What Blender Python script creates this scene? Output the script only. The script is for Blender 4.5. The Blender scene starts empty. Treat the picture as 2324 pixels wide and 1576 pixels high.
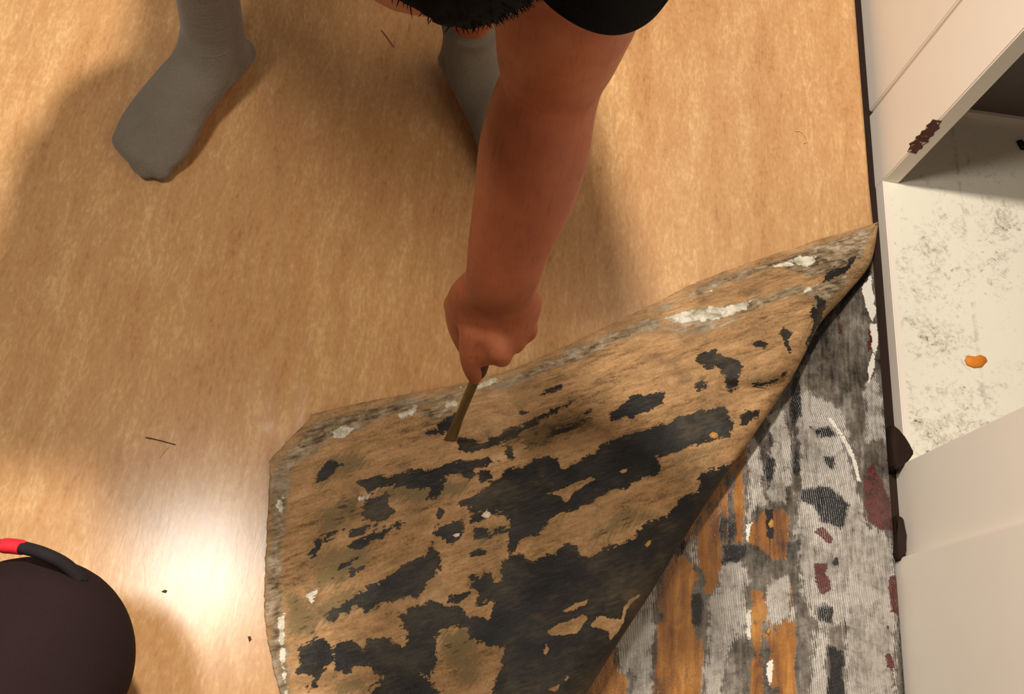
import bpy, bmesh, math, random
import numpy as np
from mathutils import Vector, Matrix, noise
random.seed(7); np.random.seed(7)
S = bpy.context.scene
COL = S.collection

# ------------------------------------------------------------------ camera
F, CX, CY, H = 2100.0, 1162.0, 788.0, 1.30          # focal length in pixels, frame centre, lens height
_d = Vector(((900-CX)/F, -(1600-CY)/F, -1)).normalized()     # straight down, seen from the camera
def _fl(u, v):
    r = Vector(((u-CX)/F, -(v-CY)/F, -1)); return r*(H/r.dot(_d))
_Y = (_fl(1990, 398)-_fl(2083, 1576)).normalized(); _Z = -_d; _X = _Y.cross(_Z)   # y runs along the doorway wall
R = Matrix((_X, _Y, _Z)); EYE = Vector((0, 0, H))
def at(u, v, z=0.0):
    r = R @ Vector(((u-CX)/F, -(v-CY)/F, -1)); return EYE + r*((z-H)/r.z)
def dep(u, v, d):
    return EYE + (R @ Vector(((u-CX)/F, -(v-CY)/F, -1)))*d
cam = bpy.data.cameras.new('camera'); co = bpy.data.objects.new('camera', cam); COL.objects.link(co)
cam.sensor_width = 36.0; cam.lens = 36.0*F/2324.0; cam.clip_start = 0.01
M4 = R.to_4x4(); M4.translation = EYE; co.matrix_world = M4
S.camera = co

# ------------------------------------------------------------------ light and exposure
w = bpy.data.worlds.new('room_air'); S.world = w; w.use_nodes = True
w.node_tree.nodes['Background'].inputs[0].default_value = (1.0, 0.84, 0.68, 1)
w.node_tree.nodes['Background'].inputs[1].default_value = 0.10
def lamp(name, loc, power, size, col):
    l = bpy.data.lights.new(name, 'POINT'); l.energy = power; l.shadow_soft_size = size; l.color = col
    o = bpy.data.objects.new(name, l); o.location = loc; COL.objects.link(o); return o
lamp('ceiling_bulb', (-0.16, 0.93, 1.96), 114, 0.05, (1.0, 0.91, 0.79))
lamp('hall_bulb', (-0.80, 0.41, 2.40), 64, 0.20, (1.0, 0.92, 0.80))
S.view_settings.view_transform = 'Standard'; S.view_settings.look = 'None'
S.view_settings.gamma = 1.0; S.view_settings.use_curve_mapping = False
S.view_settings.exposure = 0.55

# ------------------------------------------------------------------ node helpers
def srgb(r, g, b):
    f = lambda c: (c/255/12.92) if c/255 <= .04045 else ((c/255+.055)/1.055)**2.4
    return (f(r), f(g), f(b), 1)
class NT:
    def __init__(s, name, rough=.6, spec=.4):
        s.m = bpy.data.materials.new(name); s.m.use_nodes = True; s.t = s.m.node_tree
        s.b = s.t.nodes['Principled BSDF']; s.b.inputs['Roughness'].default_value = rough
        s.b.inputs['Specular IOR Level'].default_value = spec
    def n(s, ty, **k):
        o = s.t.nodes.new(ty)
        for a, v in k.items(): setattr(o, a, v)
        return o
    def lk(s, a, b): s.t.links.new(a, b)
    def put(s, sock, v):
        if hasattr(v, 'links') or isinstance(v, bpy.types.NodeSocket): s.lk(v, sock)
        else: sock.default_value = v
    def coord(s, scale=(1,1,1), rot=0, kind='Object', off=(0,0,0)):
        c = s.n('ShaderNodeTexCoord'); mp = s.n('ShaderNodeMapping')
        r = s.n('ShaderNodeMapping'); r.inputs['Rotation'].default_value = (0,0,rot); r.inputs['Location'].default_value = off
        mp.inputs['Scale'].default_value = scale
        s.lk(c.outputs[kind], r.inputs[0]); s.lk(r.outputs[0], mp.inputs[0]); return mp.outputs[0]
    def noise(s, vec, sc=5, det=4, ro=.55, dist=0):
        o = s.n('ShaderNodeTexNoise'); s.lk(vec, o.inputs['Vector'])
        o.inputs['Scale'].default_value = sc; o.inputs['Detail'].default_value = det
        o.inputs['Roughness'].default_value = ro; o.inputs['Distortion'].default_value = dist
        return o.outputs['Fac']
    def wave(s, vec, sc=100, dist=1, det=2, dsc=1):
        o = s.n('ShaderNodeTexWave'); s.lk(vec, o.inputs['Vector']); o.inputs['Scale'].default_value = sc
        o.inputs['Distortion'].default_value = dist; o.inputs['Detail'].default_value = det; o.inputs['Detail Scale'].default_value = dsc
        return o.outputs['Fac']
    def math(s, op, a, b=0.0):
        o = s.n('ShaderNodeMath', operation=op); s.put(o.inputs[0], a); s.put(o.inputs[1], b); return o.outputs[0]
    def step(s, x, lo, hi, a=0., b=1.):
        o = s.n('ShaderNodeMapRange', interpolation_type='SMOOTHSTEP'); s.put(o.inputs[0], x)
        for i, v in enumerate((lo, hi, a, b)): o.inputs[1+i].default_value = v
        return o.outputs[0]
    def mix(s, f, a, b):
        o = s.n('ShaderNodeMix', data_type='RGBA'); s.put(o.inputs[0], f); s.put(o.inputs[6], a); s.put(o.inputs[7], b); return o.outputs[2]
    def attr(s, name):
        o = s.n('ShaderNodeAttribute', attribute_name=name); return o.outputs['Fac']
    def ramp(s, f, stops):
        o = s.n('ShaderNodeValToRGB'); s.lk(f, o.inputs[0]); e = o.color_ramp.elements
        while len(e) < len(stops): e.new(.5)
        for q, (p, c) in zip(e, stops): q.position = p; q.color = c
        return o.outputs[0]
    def bump(s, h, st=.3, d=.002):
        o = s.n('ShaderNodeBump'); o.inputs['Strength'].default_value = st; o.inputs['Distance'].default_value = d
        s.put(o.inputs['Height'], h); s.lk(o.outputs[0], s.b.inputs['Normal'])
    def col(s, c): s.put(s.b.inputs['Base Color'], c)
    def add(s, *v):
        r = v[0]
        for q in v[1:]: r = s.math('ADD', r, q)
        return r
    def sc(s, x, k, c=.5):                                 # (x-c)*k
        return s.math('MULTIPLY', s.math('SUBTRACT', x, c), k)

# ------------------------------------------------------------------ object helpers
def link(name, me, mat, parent=None, smooth=True):
    o = bpy.data.objects.new(name, me); COL.objects.link(o)
    if mat: me.materials.append(mat.m if isinstance(mat, NT) else mat)
    if smooth: me.polygons.foreach_set('use_smooth', [True]*len(me.polygons))
    if parent: o.parent = parent
    return o
def mesh(name, vs, fs):
    me = bpy.data.meshes.new(name); me.from_pydata([tuple(v) for v in vs], [], fs); me.update(); return me
def from_bm(name, bm):
    me = bpy.data.meshes.new(name); bmesh.ops.recalc_face_normals(bm, faces=bm.faces[:]); bm.to_mesh(me); bm.free(); return me
def tag(o, label=None, cat=None, group=None, kind=None):
    for k, v in (('label', label), ('category', cat), ('group', group), ('kind', kind)):
        if v: o[k] = v
    return o
def empty(name, loc):
    o = bpy.data.objects.new(name, None); o.location = loc; o.empty_display_size = .1; COL.objects.link(o); return o
def grid_faces(n, m, off=0):
    return [(off+i*m+j, off+i*m+j+1, off+(i+1)*m+j+1, off+(i+1)*m+j) for i in range(n-1) for j in range(m-1)]
def setattrs(me, **k):
    for nme, v in k.items():
        a = me.attributes.new(nme, 'FLOAT', 'POINT'); a.data.foreach_set('value', np.asarray(v, dtype=np.float32))
def loft(bm, rings, cap=True):
    """rings: lists of points (same count); skins them into a closed tube"""
    vr = [[bm.verts.new(p) for p in r] for r in rings]; n = len(vr[0])
    for a, b in zip(vr, vr[1:]):
        for i in range(n): bm.faces.new((a[i], a[(i+1) % n], b[(i+1) % n], b[i]))
    if cap: bm.faces.new(vr[0][::-1]); bm.faces.new(vr[-1])
def catmull(pts, k):
    """pts: rows of numbers -> k samples per span"""
    P = np.array(pts, float); P = np.vstack([2*P[0]-P[1], P, 2*P[-1]-P[-2]]); out = []
    for i in range(1, len(P)-2):
        for t in np.linspace(0, 1, k, endpoint=False):
            a, b, c, d = P[i-1:i+3]
            out.append(.5*(2*b+(c-a)*t+(2*a-5*b+4*c-d)*t*t+(3*b-a-3*c+d)*t**3))
    out.append(P[-2]); return np.array(out)
def tube(bm, nodes, side=None, k=5, n=20, round_ends=True):
    """nodes: (x,y,z, half width along side, half depth) -> smooth tapering limb"""
    Q = catmull(nodes, k); C = Q[:, :3]; T = np.gradient(C, axis=0)
    rings = []; N = len(Q)
    sd = np.array(side if side is not None else (1, 0, 0), float)
    rows = [(C[i], T[i], Q[i, 3], Q[i, 4]) for i in range(N)]
    if round_ends:
        def capr(i, sg):
            t = T[i]/np.linalg.norm(T[i]); r = min(Q[i, 3], Q[i, 4]); return [(C[i]+sg*t*r*math.sin(a), T[i], Q[i, 3]*math.cos(a), Q[i, 4]*math.cos(a)) for a in (.4, .8, 1.15, 1.45)]
        rows = capr(0, -1)[::-1]+rows+capr(N-1, 1)
    for c, t, a, b in rows:
        t = t/(np.linalg.norm(t)+1e-9); s = sd-t*sd.dot(t); s /= np.linalg.norm(s)+1e-9; u = np.cross(t, s)
        rings.append([c+s*a*math.cos(q)+u*b*math.sin(q) for q in np.linspace(0, 2*math.pi, n, endpoint=False)])
    loft(bm, rings)
def ball(bm, c, r, n=16, rot=None):
    m = Matrix.Translation(c) @ (rot or Matrix()) @ Matrix.Diagonal((r[0], r[1], r[2], 1))
    bmesh.ops.create_uvsphere(bm, u_segments=n, v_segments=n//2+2, radius=1, matrix=m)
def prism(bm, poly, z0, z1):
    a = [bm.verts.new((p[0], p[1], z0)) for p in poly]; b = [bm.verts.new((p[0], p[1], z1)) for p in poly]; n = len(poly)
    bm.faces.new(b); bm.faces.new(a[::-1])
    for i in range(n): bm.faces.new((a[i], a[(i+1) % n], b[(i+1) % n], b[i]))
def box(bm, x0, x1, y0, y1, z0, z1): prism(bm, [(x0, y0), (x1, y0), (x1, y1), (x0, y1)], z0, z1)
def fuse(o, vox, it=6):
    """one continuous skin out of the overlapping limbs"""
    r = o.modifiers.new('fuse', 'REMESH'); r.mode = 'VOXEL'; r.voxel_size = vox; r.use_smooth_shade = True
    s = o.modifiers.new('soften', 'SMOOTH'); s.factor = .5; s.iterations = it

# ---- blotches: shapes on the floor plane, as a soft inside/outside field per vertex
def field(P, polys, soft=.012):
    out = np.zeros(len(P))
    for pl in polys:
        A = np.array([(p[0], p[1]) for p in pl]); lo = A.min(0)-soft; hi = A.max(0)+soft
        ix = np.where((P[:, 0] > lo[0]) & (P[:, 0] < hi[0]) & (P[:, 1] > lo[1]) & (P[:, 1] < hi[1]))[0]
        if not len(ix): continue
        q = P[ix]; dmin = np.full(len(ix), 9.); ins = np.zeros(len(ix), bool)
        for a, b in zip(A, np.roll(A, -1, axis=0)):
            e = b-a; L = e.dot(e)+1e-12; t = np.clip(((q-a)@e)/L, 0, 1)
            dmin = np.minimum(dmin, np.linalg.norm(q-(a+t[:, None]*e), axis=1))
            c = ((a[1] > q[:, 1]) != (b[1] > q[:, 1])); xx = a[0]+(q[:, 1]-a[1])*(b[0]-a[0])/((b[1]-a[1]) or 1e-12)
            ins ^= c & (q[:, 0] < xx)
        v = np.clip(.5+np.where(ins, dmin, -dmin)/(2*soft), 0, 1)
        out[ix] = np.maximum(out[ix], v)
    return out
def shapes(text, ox=0., oy=0., k=1., z=0.):
    """blotch outlines, one per line"""
    r = []
    for ln in text.strip().splitlines():
        n = [float(q) for q in ln.replace(',', ' ').split()]
        if len(n) >= 6: r.append([at(ox+n[i]*k, oy+n[i+1]*k, z) for i in range(0, len(n), 2)])
    return r

# ================================================================== MATERIALS
# linoleum face: marbled tan with streaks along the sheet
lino = NT('marbled_linoleum', .30, .45)
v1 = lino.coord((24, 5, 1)); v2 = lino.coord((85, 20, 1)); v3 = lino.coord((9, 1.4, 1)); v4 = lino.coord((230, 90, 1))
a = lino.noise(v1, 1.0, 5, .6, 1.0); b = lino.noise(v2, 1.0, 4, .6, .8); c = lino.noise(v3, 1.0, 3, .5); d = lino.noise(v4, 1., 3, .6)
m = lino.add(lino.sc(a, .60), lino.sc(b, .70), lino.sc(c, .6), lino.sc(d, .7), .5)
lino.col(lino.ramp(m, [(.15, srgb(164, 118, 76)), (.34, srgb(186, 139, 92)), (.54, srgb(195, 151, 104)), (.74, srgb(210, 170, 120)), (.92, srgb(221, 188, 142))]))
lino.put(lino.b.inputs['Roughness'], lino.add(lino.sc(b, .06), .215)); lino.bump(lino.add(a, b), .035, .002)

jute = NT('jute_backing', .75, .25)
DIR = -.42
def N(t, x, k=1.0): return t.sc(x, 2.2*k)
def C(t, x, k=1.0): return t.sc(x, 3.6*k)
w0 = jute.coord((1, 1, 1), DIR)
n1 = jute.noise(jute.coord((16, 75, 20), DIR), 1., 4, .6, .6); n2 = jute.noise(jute.coord((55, 260, 60), DIR), 1., 3, .6); n3 = jute.noise(jute.coord((6, 11, 6), DIR), 1., 4, .6)
nr = jute.noise(w0, 60., 5, .65, .5); nf = jute.noise(w0, 300., 3, .6); nb = jute.noise(jute.coord((1, 1, 1), DIR, off=(3, 1, 0)), 20, 4, .6, .4)
hatch = jute.noise(jute.coord((420, 30, 30), DIR+.9), 1., 2, .5)
base = jute.ramp(jute.add(C(jute, n1, .26), C(jute, n2, .22), C(jute, n3, .30), C(jute, nf, .16), .5), [(.12, srgb(104, 80, 54)), (.38, srgb(152, 118, 80)), (.62, srgb(178, 140, 98)), (.9, srgb(200, 166, 124))])
base = jute.mix(jute.step(jute.add(N(jute, nb, .6), N(jute, n2, .3), .5), .55, 1.0, 0, .55), base, srgb(122, 100, 72))
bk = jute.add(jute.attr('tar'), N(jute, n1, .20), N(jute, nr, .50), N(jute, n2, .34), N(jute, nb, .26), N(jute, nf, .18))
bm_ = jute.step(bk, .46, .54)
stray = jute.step(jute.add(N(jute, n2, .55), N(jute, nr, .40), N(jute, n3, .45), jute.math('MULTIPLY', jute.attr('smear'), .35)), .46, .56)
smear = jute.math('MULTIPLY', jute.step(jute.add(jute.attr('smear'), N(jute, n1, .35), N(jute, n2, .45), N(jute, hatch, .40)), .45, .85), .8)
gm = jute.math('MULTIPLY', jute.step(jute.add(jute.attr('mastic'), N(jute, nr, .45), N(jute, n1, .30), N(jute, nb, .55)), .42, .85), .85)
gcol = jute.ramp(jute.add(C(jute, nr, .5), C(jute, n2, .4), C(jute, n3, .4), .5), [(.1, srgb(58, 52, 42)), (.35, srgb(118, 104, 82)), (.6, srgb(152, 136, 112)), (.9, srgb(196, 184, 164))])
wm = jute.step(jute.add(jute.attr('plaster'), N(jute, nr, .50), N(jute, nf, .25), N(jute, n2, .2)), .48, .60)
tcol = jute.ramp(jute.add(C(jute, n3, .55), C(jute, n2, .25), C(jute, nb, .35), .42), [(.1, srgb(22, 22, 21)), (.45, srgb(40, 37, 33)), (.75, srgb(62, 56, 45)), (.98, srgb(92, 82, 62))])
spots = jute.step(jute.add(N(jute, nr, .6), N(jute, nf, .35)), .60, .70)
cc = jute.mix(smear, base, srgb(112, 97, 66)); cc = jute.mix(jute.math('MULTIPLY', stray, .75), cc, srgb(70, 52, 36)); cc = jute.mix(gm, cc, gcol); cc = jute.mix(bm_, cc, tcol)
cc = jute.mix(jute.math('MULTIPLY', spots, .6), cc, srgb(158, 126, 88))
grime = jute.step(jute.add(N(jute, nb, .5), N(jute, nr, .3), N(jute, n2, .3), N(jute, n3, .4), .5), .45, 1.0)
cc = jute.mix(jute.math('MULTIPLY', grime, .58), cc, srgb(72, 58, 42))
scr = jute.step(jute.noise(jute.coord((9, 380, 30), DIR-.06), 1., 3, .6), .66, .72)
cc = jute.mix(jute.math('MULTIPLY', scr, .45), cc, srgb(60, 46, 34))
cc = jute.mix(wm, cc, jute.ramp(jute.add(C(jute, nr, .6), .5), [(.2, srgb(146, 142, 118)), (.7, srgb(222, 214, 198))]))
jute.col(cc); jute.put(jute.b.inputs['Roughness'], jute.step(bm_, 0, 1, .85, .55))
jute.bump(jute.add(jute.math('MULTIPLY', n2, .8), bm_, gm, wm, jute.math('MULTIPLY', nf, .5), jute.math('MULTIPLY', hatch, .4), jute.math('MULTIPLY', nb, .8)), .55, .0016)

sub = NT('glue_smeared_subfloor', .38, .5)
s0 = sub.coord(); q1 = sub.noise(sub.coord((60, 8, 1)), 1, 4, .6, .8); q2 = sub.noise(sub.coord((240, 26, 1)), 1, 3, .6); q3 = sub.noise(sub.coord((9, 5, 1)), 1, 4, .6); qr = sub.noise(s0, 70, 5, .65, .5); qf = sub.noise(s0, 320, 3, .6); qb = sub.noise(s0, 22, 4, .6, .5)
comb = sub.math('SINE', sub.math('MULTIPLY', sub.add(sub.attr('ph'), sub.sc(qb, .006), sub.sc(qr, .0008)), 2*math.pi/.0034))
comb = sub.math('MULTIPLY', comb, sub.step(q3, .40, .60))
grey = sub.ramp(sub.add(C(sub, q1, .30), C(sub, q2, .16), C(sub, q3, .35), C(sub, qr, .25), C(sub, qb, .3), .5), [(.08, srgb(34, 31, 29)), (.36, srgb(78, 71, 63)), (.62, srgb(108, 101, 92)), (.95, srgb(164, 158, 148))])
om = sub.step(sub.add(sub.attr('wood'), N(sub, q1, .30), N(sub, qr, .40), N(sub, qb, .25)), .44, .60)
ocol = sub.ramp(sub.add(C(sub, q1, .38), C(sub, q3, .40), C(sub, qb, .2), .5), [(.08, srgb(66, 40, 24)), (.32, srgb(118, 74, 34)), (.6, srgb(156, 102, 42)), (.92, srgb(190, 136, 66))])
pm = sub.step(sub.add(sub.attr('glue'), N(sub, q1, .24), N(sub, qr, .55), N(sub, q2, .24), N(sub, qb, .50), sub.math('MULTIPLY', comb, .13)), .44, .68)
pcol = sub.ramp(sub.add(C(sub, qr, .30), C(sub, q3, .35), C(sub, q2, .25), C(sub, qb, .25), sub.math('MULTIPLY', comb, .12), .5), [(.05, srgb(84, 79, 74)), (.4, srgb(138, 132, 124)), (.7, srgb(174, 168, 159)), (.95, srgb(212, 207, 198))])
lm = sub.step(sub.add(sub.attr('lime'), N(sub, qr, .45), N(sub, qf, .25)), .46, .58)
km = sub.step(sub.add(sub.attr('tar'), N(sub, q2, .25), N(sub, qr, .50), N(sub, qb, .40), sub.math('MULTIPLY', comb, .08)), .38, .60)
rm = sub.step(sub.add(sub.attr('paint'), N(sub, qr, .6), N(sub, qf, .25), N(sub, qb, .35)), .50, .62)
pit = sub.step(sub.add(N(sub, qr, .7), N(sub, qf, .35)), .62, .74)
cc = sub.mix(om, grey, ocol); cc = sub.mix(pm, cc, pcol); cc = sub.mix(sub.math('MULTIPLY', pit, .6), cc, srgb(70, 64, 56)); cc = sub.mix(km, cc, srgb(22, 22, 23)); cc = sub.mix(rm, cc, sub.ramp(sub.add(C(sub, qr, .6), .5), [(.2, srgb(50, 26, 23)), (.8, srgb(96, 46, 42))]))
gr2 = sub.step(sub.add(N(sub, qb, .5), N(sub, qr, .45), N(sub, q2, .3), N(sub, q3, .4), .5), .60, 1.05)
cc = sub.mix(sub.math('MULTIPLY', gr2, .7), cc, srgb(58, 50, 42)); cc = sub.mix(lm, cc, srgb(224, 218, 208)); sub.col(cc)
sub.put(sub.b.inputs['Roughness'], sub.add(N(sub, qr, .16), .27)); sub.bump(sub.add(sub.math('MULTIPLY', sub.math('MULTIPLY', comb, pm), .22), pm, sub.math('MULTIPLY', om, -.3), sub.math('MULTIPLY', qr, 1.2), sub.math('MULTIPLY', qf, .7), lm), .65, .0016)

vinyl = NT('grubby_white_vinyl', .45, .4)
z0 = vinyl.coord(); g1 = vinyl.noise(z0, 6, 4, .6); g2 = vinyl.noise(z0, 30, 5, .7, .8); g3 = vinyl.noise(z0, 150, 4, .7); g4 = vinyl.noise(vinyl.coord((1, 1, 1), .7, off=(2, 1, 0)), 75, 4, .7, 1.0)
dirt = vinyl.step(vinyl.add(vinyl.math('MULTIPLY', vinyl.attr('dirt'), .42), N(vinyl, g1, .35), N(vinyl, g2, .6), N(vinyl, g4, .8), N(vinyl, g3, .5)), .12, .90)
spk = vinyl.step(vinyl.add(N(vinyl, g3, .8), N(vinyl, g4, .6), N(vinyl, g1, .3), vinyl.math('MULTIPLY', vinyl.attr('dirt'), .22)), .50, .66)
seam = vinyl.attr('seam')
cc = vinyl.mix(vinyl.math('MULTIPLY', dirt, .62), vinyl.mix(g1, srgb(228, 222, 203), srgb(236, 231, 214)), srgb(128, 112, 80)); cc = vinyl.mix(vinyl.math('MULTIPLY', spk, .75), cc, srgb(64, 56, 42)); cc = vinyl.mix(vinyl.math('MULTIPLY', seam, vinyl.step(g2, .45, .6)), cc, srgb(150, 142, 124)); vinyl.col(cc)

white = NT('white_gloss_paint', .35, .45)
pn = white.noise(white.coord(), 14, 3, .5); white.col(white.mix(pn, srgb(232, 221, 207), srgb(237, 227, 214)))
white.bump(white.noise(white.coord((40, 40, 6)), 1, 3, .5), .05, .002)
chip = NT('bare_brown_wood', .7, .2); cn = chip.noise(chip.coord(), 150, 4, .65, .5); chip.col(chip.mix(chip.step(chip.noise(chip.coord(), 90, 3, .6), .58, .62), chip.mix(cn, srgb(50, 26, 20), srgb(128, 82, 64)), srgb(232, 221, 207)))
darkwood = NT('dark_stained_wood', .75, .2)
dn = darkwood.noise(darkwood.coord((60, 12, 12)), 1, 4, .6); darkwood.col(darkwood.mix(dn, srgb(22, 14, 11), srgb(50, 33, 24)))
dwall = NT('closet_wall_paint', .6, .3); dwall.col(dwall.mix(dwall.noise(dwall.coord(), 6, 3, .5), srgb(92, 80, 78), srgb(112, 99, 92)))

skin = NT('skin', .5, .35)
k0 = skin.coord(); ka = skin.noise(k0, 9, 3, .5); kb = skin.noise(k0, 70, 4, .6); kh = skin.noise(skin.coord((320, 50, 50)), 1, 2, .6)
cc = skin.ramp(skin.add(skin.sc(ka, .9), skin.sc(kb, .35), .5), [(.2, srgb(146, 78, 50)), (.5, srgb(168, 95, 62)), (.8, srgb(186, 116, 80))])
cc = skin.mix(skin.math('MULTIPLY', skin.step(kh, .50, .75), .20), cc, srgb(72, 40, 30)); skin.col(cc)
skin.b.inputs['Subsurface Weight'].default_value = .08; skin.b.inputs['Subsurface Radius'].default_value = (.012, .005, .003); skin.b.inputs['Subsurface Scale'].default_value = .4
skin.bump(kb, .12, .001)
nailm = NT('finger_nail', .3, .5); nailm.col(nailm.mix(nailm.noise(nailm.coord(), 60, 2, .5), srgb(196, 138, 112), srgb(206, 150, 124)))
sockm = NT('grey_sock_knit', .95, .1)
c0 = sockm.coord(); sa = sockm.noise(c0, 22, 4, .6); sb = sockm.noise(c0, 420, 2, .6); sw = sockm.noise(sockm.coord((14, 14, 130)), 1, 3, .5, .8)
sockm.col(sockm.mix(sockm.add(sockm.sc(sa, .7), sockm.sc(sb, .9), .5), srgb(106, 98, 86), srgb(134, 126, 114))); sockm.bump(sockm.add(sb, sockm.math('MULTIPLY', sw, 1.3)), .6, .0022)
sockm.b.inputs['Sheen Weight'].default_value = .25
shirtm = NT('black_jersey', .95, .04); shirtm.col(shirtm.mix(shirtm.noise(shirtm.coord(), 300, 2, .6), srgb(20, 20, 21), srgb(31, 30, 30)))
shirtm.bump(shirtm.noise(shirtm.coord(), 500, 2, .6), .3, .001)
hairm = NT('black_hair', .85, .1); hairm.col(hairm.mix(hairm.noise(hairm.coord((300, 300, 60)), 1, 2, .5), srgb(9, 9, 9), srgb(18, 17, 16)))
trouser = NT('dark_brown_trouser_cloth', .9, .15)
tn = trouser.noise(trouser.coord(), 8, 3, .5); tf = trouser.noise(trouser.coord(), 420, 2, .6)
trouser.col(trouser.mix(trouser.add(trouser.sc(tn, .8), trouser.sc(tf, .5), .5), srgb(30, 19, 23), srgb(45, 31, 30))); trouser.bump(tf, .3, .001)
redm = NT('red_cloth', .7, .3); redm.col(redm.mix(redm.noise(redm.coord(), 300, 2, .5), srgb(205, 22, 40), srgb(228, 44, 62)))
metal = NT('tarnished_steel', .48, .5); metal.b.inputs['Metallic'].default_value = .55
metal.col(metal.mix(metal.noise(metal.coord((200, 200, 40)), 1, 3, .6), srgb(98, 84, 50), srgb(142, 122, 76)))
grip = NT('dark_tool_grip', .5, .4); grip.col(grip.mix(grip.noise(grip.coord(), 90, 2, .5), srgb(70, 44, 28), srgb(92, 60, 36)))
def plain(name, c1, c2, rough=.7):
    t = NT(name, rough, .3); t.col(t.mix(t.noise(t.coord(), 180, 3, .6), c1, c2)); return t
orange = plain('orange_flake', srgb(204, 112, 30), srgb(226, 142, 52)); straw = plain('pale_straw', srgb(208, 172, 112), srgb(226, 196, 140))
twigm = plain('dark_fibre', srgb(66, 42, 26), srgb(92, 62, 38)); palechip = plain('pale_chip', srgb(222, 200, 178), srgb(238, 222, 204)); amber = plain('amber_glue_bead', srgb(150, 108, 54), srgb(196, 152, 88), .35)
blackbit = plain('black_crumb', srgb(26, 22, 20), srgb(44, 38, 34))

# ================================================================== SETTING
WX = at(2060, 1050).x                                   # doorway wall plane
LIP = .003                                              # closet floor stands this much higher
TX = at(2009, 700, -.022).x                                    # face of the closet threshold
GX = at(1993, 700).x                                    # right border of the sub floor
# fold of the sheet, seen silhouette from its tip down to beyond the frame, with the bend radius
fold_px = [(1991, 508, .004), (1972, 598, .015), (1918, 668, .023), (1858, 735, .029), (1822, 805, .032), (1785, 872, .034), (1712, 980, .036), (1645, 1075, .038), (1580, 1172, .037), (1530, 1252, .040), (1480, 1335, .042), (1405, 1450, .044), (1335, 1562, .045), (1225, 1740, .045), (1120, 1910, .045)]
FOLD = catmull([(*at(u, v, r)[:2], r) for u, v, r in fold_px], 14)
LINO_X = [(at(1944, 60).x, 3.0), (at(1944, 60).x, at(1944, 60).y), (at(1972, 420).x, at(1972, 420).y), (at(1981, 505).x, at(1981, 505).y)]

# sub floor under everything
P0 = at(1200, 480); x0, x1, y0, y1 = -1.8, GX, -1.2, 2.4
nx, ny = 260, 330
gx = np.concatenate([[x0], np.linspace(.02, x1, nx-1)]); gy = np.concatenate([np.linspace(-.34, at(1990, 480).y, ny+59), [y1]])
gy = np.concatenate([[y0], gy]); ny = len(gy)
V = np.array([(x, y, -.006) for y in gy for x in gx])
cr = dict(ox=1300, oy=950, k=.3972); c5 = dict(ox=1450, oy=480, k=.33)
wood_s = shapes('''
480,960 560,820 640,770 700,830 720,900 690,990 680,1070 700,1200 760,1330 740,1440 720,2050 450,2050 470,1400 490,1200
720,600 800,480 850,500 860,640 860,850 850,930 820,1000 770,1000 760,900 720,830
560,800 640,600 700,500 800,360 870,300 860,480 800,480 720,600 700,760
860,380 910,370 900,480 910,700 880,740 865,650
930,300 990,240 990,500 980,720 930,700 920,450
830,360 900,250 990,110 1030,120 980,260 930,300
60,1430 240,1200 260,1400 300,1470 360,2050 80,2050
1030,600 1080,530 1200,510 1240,560 1230,800 1150,810 1100,760 1040,740 1010,700
1030,990 1090,990 1080,1200 1100,1400 1120,2050 1010,2050 1040,1300
1180,940 1270,1000 1280,1300 1270,2050 1160,2050 1180,1200
1010,290 1100,280 1090,370 1020,370''', **cr)
glue_s = shapes('''
1270,-20 1500,-20 1620,300 1660,500 1700,600 1850,680 1860,900 1820,1000 1860,1200 1880,2050 1580,2050 1560,1200 1480,1160 1420,1200 1300,1000 1280,700 1300,300
1000,200 1040,90 1090,170 1100,270 1110,440 1100,480 1010,600 1000,450
1110,250 1200,-20 1270,100 1260,450 1240,500 1110,480
640,740 680,610 710,700 720,830 690,810
250,1180 400,980 470,860 485,1000 470,1400 450,2050 380,2050 340,1470 260,1440
880,800 960,790 1010,860 1010,980 1000,1240 940,1300 880,1400 780,2050 740,2050 770,1300 800,1020
1110,960 1250,880 1280,1100 1260,1150 1140,1180
1380,1200 1470,1200 1470,2050 1360,2050''', **cr)
glue_s += shapes('''
1090,1250 1180,1230 1280,1270 1400,1380 1480,1600 1080,1600
1560,1180 1640,1100 1690,1290 1710,1576 1570,1576
900,1390 1000,1370 1010,1560 920,1600''', **c5)
cM = dict(ox=1300, oy=1000, k=.36575)
lime_s = shapes('''
1460,-10 1490,-10 1560,90 1620,200 1655,350 1640,360 1600,220 1540,100
1120,1400 1150,1380 1155,1440 1140,1560 1120,1480
1000,1120 1030,1080 1030,1180 1020,1270 1000,1240
1000,600 1040,580 1010,700 1000,690''', **cr) + shapes('''
1540,520 1610,420 1630,600 1650,690 1620,750 1590,700
1600,760 1650,760 1660,900 1640,1000 1630,1100 1590,1180 1580,1080 1620,960''', **c5)
tar_shade_s = shapes('''
1310,400 1420,430 1560,480 1560,580 1540,630 1440,590 1400,500 1320,450
1440,210 1500,220 1500,290 1450,260
1400,60 1470,50 1520,90 1480,100
1390,1070 1490,1080 1490,1160 1420,1150
1470,1310 1550,1330 1570,2050 1470,2050
1120,520 1150,520 1150,760 1130,800 1120,650
1470,800 1530,790 1520,850 1480,840
690,1010 740,1000 750,1180 700,1190
870,730 1000,720 1000,790 880,790
560,640 640,600 660,700 600,800''', **cr) + shapes('''
1400,580 1580,290 1600,420 1430,640 1370,740
1080,1010 1200,860 1330,730 1300,830 1130,1050 1040,1180
1060,1150 1110,1100 1120,1400 1060,1500
1200,1490 1330,1480 1370,1530 1240,1540''', **c5)  # the dark wedges hugging the fold tip paint in its cast shadow
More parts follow.
